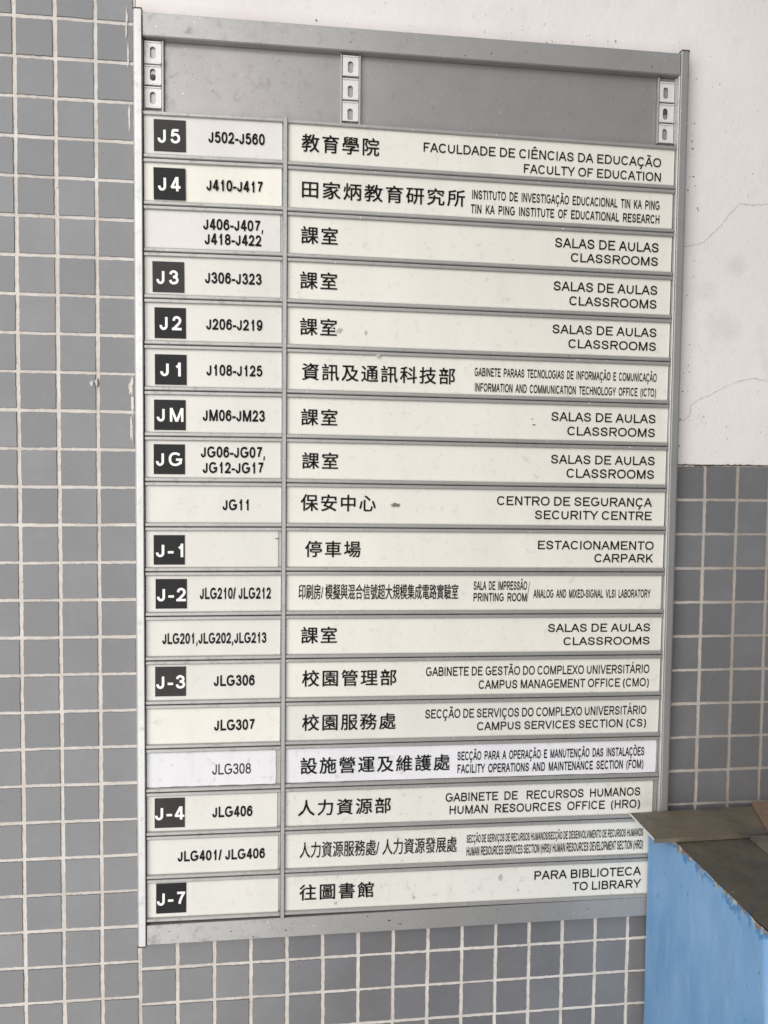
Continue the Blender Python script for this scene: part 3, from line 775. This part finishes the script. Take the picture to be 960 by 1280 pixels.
# strip: extruded holder with a lip above and below, a recessed channel and a printed insert slid into it
D1 = .0180; HS = .0584
def holder(name, w_, d1=D1):
    lt, lb = .0046, .0052
    prof = [(0, .0066), (0, d1 - .0005), (.0005, d1), (lt - .0009, d1), (lt, d1 - .0008), (lt, .0136),
            (HS - lb, .0136), (HS - lb, d1 - .0010), (HS - lb + .0010, d1 + .0002), (HS - .0010, d1 + .0002), (HS, d1 - .0010), (HS, .0066)]
    # a groove runs along the lower lip
    return extrude_profile(name, prof, 0, w_, 'x')
def insert_me(name, w_, bow, seed, ragged):
    """thin printed panel; bow lifts its middle a little; paper ones have a ragged outline"""
    r = random.Random(seed); nx = 24; ny = 6
    y0, y1 = .0038, HS - .0042
    if ragged: y0, y1 = .0052, HS - .0060
    vs, fs = [], []
    for j in range(ny + 1):
        for i in range(nx + 1):
            u, v = i / nx, j / ny
            x, y = w_ * u, y0 + (y1 - y0) * v
            if ragged:
                if j in (0, ny): y += r.uniform(-.0004, .0005)
                if i == nx: x += r.uniform(-.0008, .0003)
            d = .0149 + bow * (math.sin(math.pi * v) * .6 + .4 * math.sin(math.pi * u * 2.0 + seed)) * .5
            d += .00010 * noise.noise((u * 7, v * 3, seed * 1.7))
            vs.append(L(x, y, d))
    for j in range(ny):
        for i in range(nx):
            a = j * (nx + 1) + i; fs.append((a, a + nx + 1, a + nx + 2, a + 1))
    # right-hand edge thickness
    b = len(vs)
    for j in range(ny + 1):
        v0 = vs[j * (nx + 1) + nx]; vs += [v0, (v0[0], v0[1] + .0011, v0[2])]
    for j in range(ny): fs.append((b + 2 * j, b + 2 * j + 2, b + 2 * j + 3, b + 2 * j + 1))
    return mesh(name, vs, fs, True)
def add_text(parent, k, s, x0, x1, yb, cap, dd):
    t = {'r': .150, 'n': .18, 'b': .19, 'l': .125, 'w': .175}.get(k)
    if k in 'ck':
        o = link('lettering', cjk_mesh('lettering', s, x0, x1, yb, cap, dd, 1.18 if k == 'c' else .98, .004 if k == 'c' else .002, 1.3 if k == 'c' else .7), M['ink'], parent)
    else:
        if k in 'rn' and (x1 - x0) / max(len(s), 1) / cap < .50: t = .165
        track = .16 if (k == 'w' and '-' not in s) else (.09 if k == 'w' else 0)
        gap = 1.7 if (k == 'r' and t > .16 and '  ' not in s) else (.9 if k == 'r' else 1.0)
        if s == '/': t = .045
        o = link('lettering', latin_mesh('lettering', s, x0, x1, yb, cap, t, dd, track, gap), M['white'] if k == 'w' else M['ink'], parent)
    return o
TILT_R = R_(.40)
DT = .01585
for r in range(1, 19):
    y = ROW0 + PITCH * (r - 1)
    # left-hand strip: floor square and room numbers
    tl = R_(-.45 + .9 * (r - 1) / 17)
    xl, wl = -.0374, .1776
    ycorr = -(math.tan(tl) * .088)
    sl = link('room_strip', holder('room_strip', wl), M['lip'], sign, L(xl, y + ycorr, 0), (0, tl, 0))
    w_ins = LEFT_END[r - 1] / 1e3 - xl
    paper = r == 15
    bow = .0012 if r == 2 else (.0003 if paper else .0002)
    im = insert_me('insert', w_ins, bow, r, paper)
    if r == 2:
        for v in im.vertices:                 # this panel has sprung forward at its right end
            u = v.co.x / w_ins; v.co.y -= .0016 * max(0, u - .8) / .2
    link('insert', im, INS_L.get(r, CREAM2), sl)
    def dtext(r=r): return DT + (.0012 if r == 2 else 0)
    if r in SQUARES:
        a, b, c, d = SQUARES[r]
        q = link('floor_square', box_me('floor_square', a / 1e3 - xl, c / 1e3 - xl, b / 1e3, d / 1e3, dtext() - .0009, dtext() + .0001), SQ[1 if r in FADED_SQ else 0], sl)
    for (row, k, s, x0, x1, yb, cap) in TEXTS:
        if row == r and k in 'bwl':
            add_text(sl, k, s, x0 / 1e3 - xl, x1 / 1e3 - xl, yb / 1e3, cap / 1e3, dtext() + (.00016 if k == 'w' else 0))
    # right-hand strip: names
    xr, wr = .1470, .5358
    sr = link('name_strip', holder('name_strip', wr), M['lip'], sign, L(xr, y, 0), (0, TILT_R, 0))
    if r in LAB_R: sr['label'] = LAB_R[r]
    w_ins = RIGHT_END[r - 1] / 1e3 - xr
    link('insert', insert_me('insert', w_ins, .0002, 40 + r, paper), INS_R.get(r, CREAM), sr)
    for (row, k, s, x0, x1, yb, cap) in TEXTS:
        if row == r and k in 'crkn':
            xc = (x0 + x1) / 2e3 - xr
            add_text(sr, k, s, x0 / 1e3 - xr, x1 / 1e3 - xr, yb / 1e3 - xc * math.tan(TILT_R), cap / 1e3, DT)
    # small marks on the strips
    for k in range(rnd.choice((2, 3, 4))):
        s = rnd.uniform(.3, .8)
        link('speck', blob_me('speck', rnd.uniform(20, 520), rnd.uniform(8, 50), s, s * rnd.uniform(.4, 1), .0161, 300 + r * 7 + k, f=L, n=7), M['smudge'] if k else M['speck'], sr)
    for k in range(3):
        s = rnd.uniform(.4, 1.0)
        link('paint_speck', blob_me('paint_speck', rnd.uniform(10, 520), rnd.uniform(1.2, 3.6), s, s * rnd.uniform(.4, .8), .01812, 500 + r * 7 + k, .0002, f=L, n=7), M['white'], sr)
    if r == 9:
        link('stain', blob_me('stain', 148, 27.5, 6.4, 2.6, .0161, 77, .0003, f=L, n=16, rag=.6), M['stain'], sr)
    if r == 6:
        link('stain', blob_me('stain', 122, 5.5, 2.6, 3.2, .0183, 78, .0003, f=L, n=14), M['smudge'], sr)
    if r == 5:
        for k, q in enumerate([(69, 33, 3.5, 2.6), (60, 29, 2.2, 1.4), (105, 34, 1.6, 2.4)]):
            link('smudge', blob_me('smudge', *q, .0161, 80 + k, 0, f=L, n=14, rag=.6), M['smudge'], sr)
    if r == 7:
        link('stain', blob_me('stain', 341, 33, 2.6, .7, .0161, 84, 0, f=L, n=10, rag=.6), M['speck'], sr)
        link('stain', blob_me('stain', 338, 25, 1., .7, .0161, 85, 0, f=L, n=8), M['speck'], sr)
    if r == 10:
        link('scratch', blob_me('scratch', 172, 15, 2.6, .6, .0162, 86, 0, f=L, n=9, rag=.5), M['speck'], sl)
    if r == 16:
        link('stain', blob_me('stain', 308, 41, 1.4, 2.6, .0161, 87, 0, f=L, n=10, rag=.5), M['inkgrey'], sr)
    if r == 18:
        for k, q in enumerate([(70, 46, 2.2, 1.6), (180, 43, 2, 1.7), (304, 20, 2.8, 3.2), (330, 40, 2, 1.8)]):
            link('smudge', blob_me('smudge', *q, .0161, 90 + k, 0, f=L, n=12, rag=.6), M['smudge'], sr)
# chips and marks on the footer and header bars
for k in range(26):
    x = rnd.uniform(-20, 670); y = rnd.uniform(632, 653) if k < 17 else rnd.uniform(-565, -542); s = rnd.uniform(.4, 1.5)
    link('chip', blob_me('chip', x, y, s * rnd.uniform(.6, 1.6), s * .7, .01862, 700 + k, f=L, n=8, rag=.6), M['speck'], sign)
for k in range(14):
    x = rnd.uniform(-10, 650); y = rnd.uniform(-530, -452); s = rnd.uniform(.3, .9)
    link('speck', blob_me('speck', x, y, s, s * .8, .0061, 740 + k, f=L, n=7), M['speck'], sign)

# ---------------------------------------------------------------- blue box with the boards lying on it
bx0, bx1, top, dback, dfront = .6675, 1.14, .5085, .0235, .315
bt = empty('painted_box', P(.90, YB, .17))
tag(bt, 'blue painted box with chipped top edge standing against the tiled wall right of the sign', 'box')
org = Vector(bt.location)
def rel(x, y, d): return tuple(Vector(P(x, y, d)) - org)
def rough_panel(name, n_u, n_v, fn, mat):
    vs = [rel(*fn(i / n_u, j / n_v)) for j in range(n_v + 1) for i in range(n_u + 1)]
    fs = [(j * (n_u + 1) + i, j * (n_u + 1) + i + 1, (j + 1) * (n_u + 1) + i + 1, (j + 1) * (n_u + 1) + i) for j in range(n_v) for i in range(n_u)]
    bm = bmesh.new(); bv = [bm.verts.new(v) for v in vs]
    for f in fs: bm.faces.new([bv[i] for i in f])
    me = bpy.data.meshes.new(name); bm.to_mesh(me); bm.free()
    me.polygons.foreach_set('use_smooth', [True] * len(me.polygons))
    return link(name, me, mat, bt)
def rag(u, k=1.0): return .0011 * noise.noise((u * 23, 1.3, k)) + .0016 * noise.noise((u * 6, 4.3, k))
# left side and front in one sheet with a rounded corner between them
RC = .006
def side_fn(u, v):
    dd = dback + (dfront - RC - dback) * min(u / .62, 1)
    if u <= .62:
        x = bx0
        if u > 0: x += .0011 * noise.noise((dd * 22, v * 7, 2)) + .0008 * math.sin(v * 9 + dd * 14)
        yy = top + (YB - top) * v
        if v == 0: yy += rag(dd)
        if v == 0: x += .0012 + .001 * noise.noise((dd * 60, 0, 7))
        return (x, yy, dd)
    if u <= .70:
        a = (u - .62) / .08 * math.pi / 2
        return (bx0 + RC - RC * math.cos(a), top + (YB - top) * v, dfront - RC + RC * math.sin(a))
    return (bx0 + RC + (bx1 - bx0 - RC) * (u - .70) / .30, top + (YB - top) * v, dfront)
rough_panel('painted_side', 100, 50, side_fn, M['blue'])
def top_fn(u, v):
    x = bx0 + (bx1 - bx0) * u; dd = dback + (dfront - dback) * v
    yy = top
    if u == 0: x += .0014 + .001 * noise.noise((dd * 60, 0, 7)); yy += rag(dd)
    elif u < .03: yy += .0004
    yy += .0006 * noise.noise((x * 14, dd * 14, 5))
    return (x, yy - .0002, dd)
rough_panel('box_top', 60, 70, top_fn, M['boxtop'])
rough_panel('box_back', 2, 2, lambda u, v: (bx0 + (bx1 - bx0) * u, top + .001 + (YB - top) * v, dback), M['blue'])
rough_panel('box_side', 2, 2, lambda u, v: (bx1, top + .001 + (YB - top) * v, dback + (dfront - dback) * u), M['blue'])

def slab(name, quad, ytop, thick, mat, label, cat, bev=.0008, sub=0):
    """flat board: quad = four (x, d) corners, top face at height ytop (one value per corner)"""
    cx = sum(q[0] for q in quad) / 4; cd = sum(q[1] for q in quad) / 4
    yt = ytop if isinstance(ytop, (list, tuple)) else [ytop] * 4
    o0 = Vector(P(cx, max(yt) + thick, cd))
    bm = bmesh.new()
    a = [bm.verts.new(Vector(P(q[0], yy, q[1])) - o0) for q, yy in zip(quad, yt)]
    b = [bm.verts.new(Vector(P(q[0], yy + thick, q[1])) - o0) for q, yy in zip(quad, yt)]
    bm.faces.new(a); bm.faces.new(b[::-1])
    for i in range(4): bm.faces.new((a[i], b[i], b[(i + 1) % 4], a[(i + 1) % 4]))
    bmesh.ops.recalc_face_normals(bm, faces=bm.faces)
    bmesh.ops.bevel(bm, geom=bm.edges[:], offset=bev, segments=2, affect='EDGES')
    me = bpy.data.meshes.new(name); bm.to_mesh(me); bm.free()
    o = link(name, me, mat, None, o0)
    return tag(o, label, cat)
pl = slab('metal_strip', [(.6375, .0245), (1.12, .0145), (1.12, .0930), (.6375, .1010)], [.4990, .4985, .5000, .5010], .0022, M['plate'],
          'dirty brown metal strip along the back of the blue box, one end overhanging the sign', 'metal strip', .0005)
# the strip's bent-down front edge and a pale sliver painting the light caught on its left end
o0 = Vector(pl.location)
def relp(x, y, d): return tuple(Vector(P(x, y, d)) - o0)
def prism(name, pts_a, pts_b, mat, parent):
    n = len(pts_a); bm = bmesh.new()
    a = [bm.verts.new(p) for p in pts_a]; b = [bm.verts.new(p) for p in pts_b]
    bm.faces.new(a); bm.faces.new(b[::-1])
    for i in range(n): bm.faces.new((a[i], b[i], b[(i + 1) % n], a[(i + 1) % n]))
    bmesh.ops.recalc_face_normals(bm, faces=bm.faces)
    me = bpy.data.meshes.new(name); bm.to_mesh(me); bm.free()
    return link(name, me, mat, parent)
prism('front_flange', [relp(.6380, y, d) for y, d in ((.5013, .1008), (.5013, .1026), (.5072, .1026), (.5072, .1008))],
      [relp(1.12, y, d) for y, d in ((.5003, .0928), (.5003, .0946), (.5070, .0946), (.5070, .0928))], M['plate'], pl)
prism('edge_highlight', [relp(x, y, .0245) for x, y in ((.6366, .4992), (.6376, .4988), (.6376, .5010), (.6366, .5010))],
      [relp(x, y, .1010) for x, y in ((.6366, .5012), (.6376, .5008), (.6376, .5030), (.6366, .5030))], M['rail'], pl)
slab('plank', [(.7735, .1035), (.880, .1035), (.874, .330), (.7665, .330)], .5022, .0058, M['plank'],
     'grey weathered board lying front to back on top of the blue box', 'board')
slab('wood_offcut', [(.8300, .0130), (.900, .0130), (.872, .1330), (.7890, .1330)], [.4955, .4955, .4975, .4975], .0028, M['card'],
     'reddish brown piece of board lying across the metal strip at the picture edge', 'board', .0006)
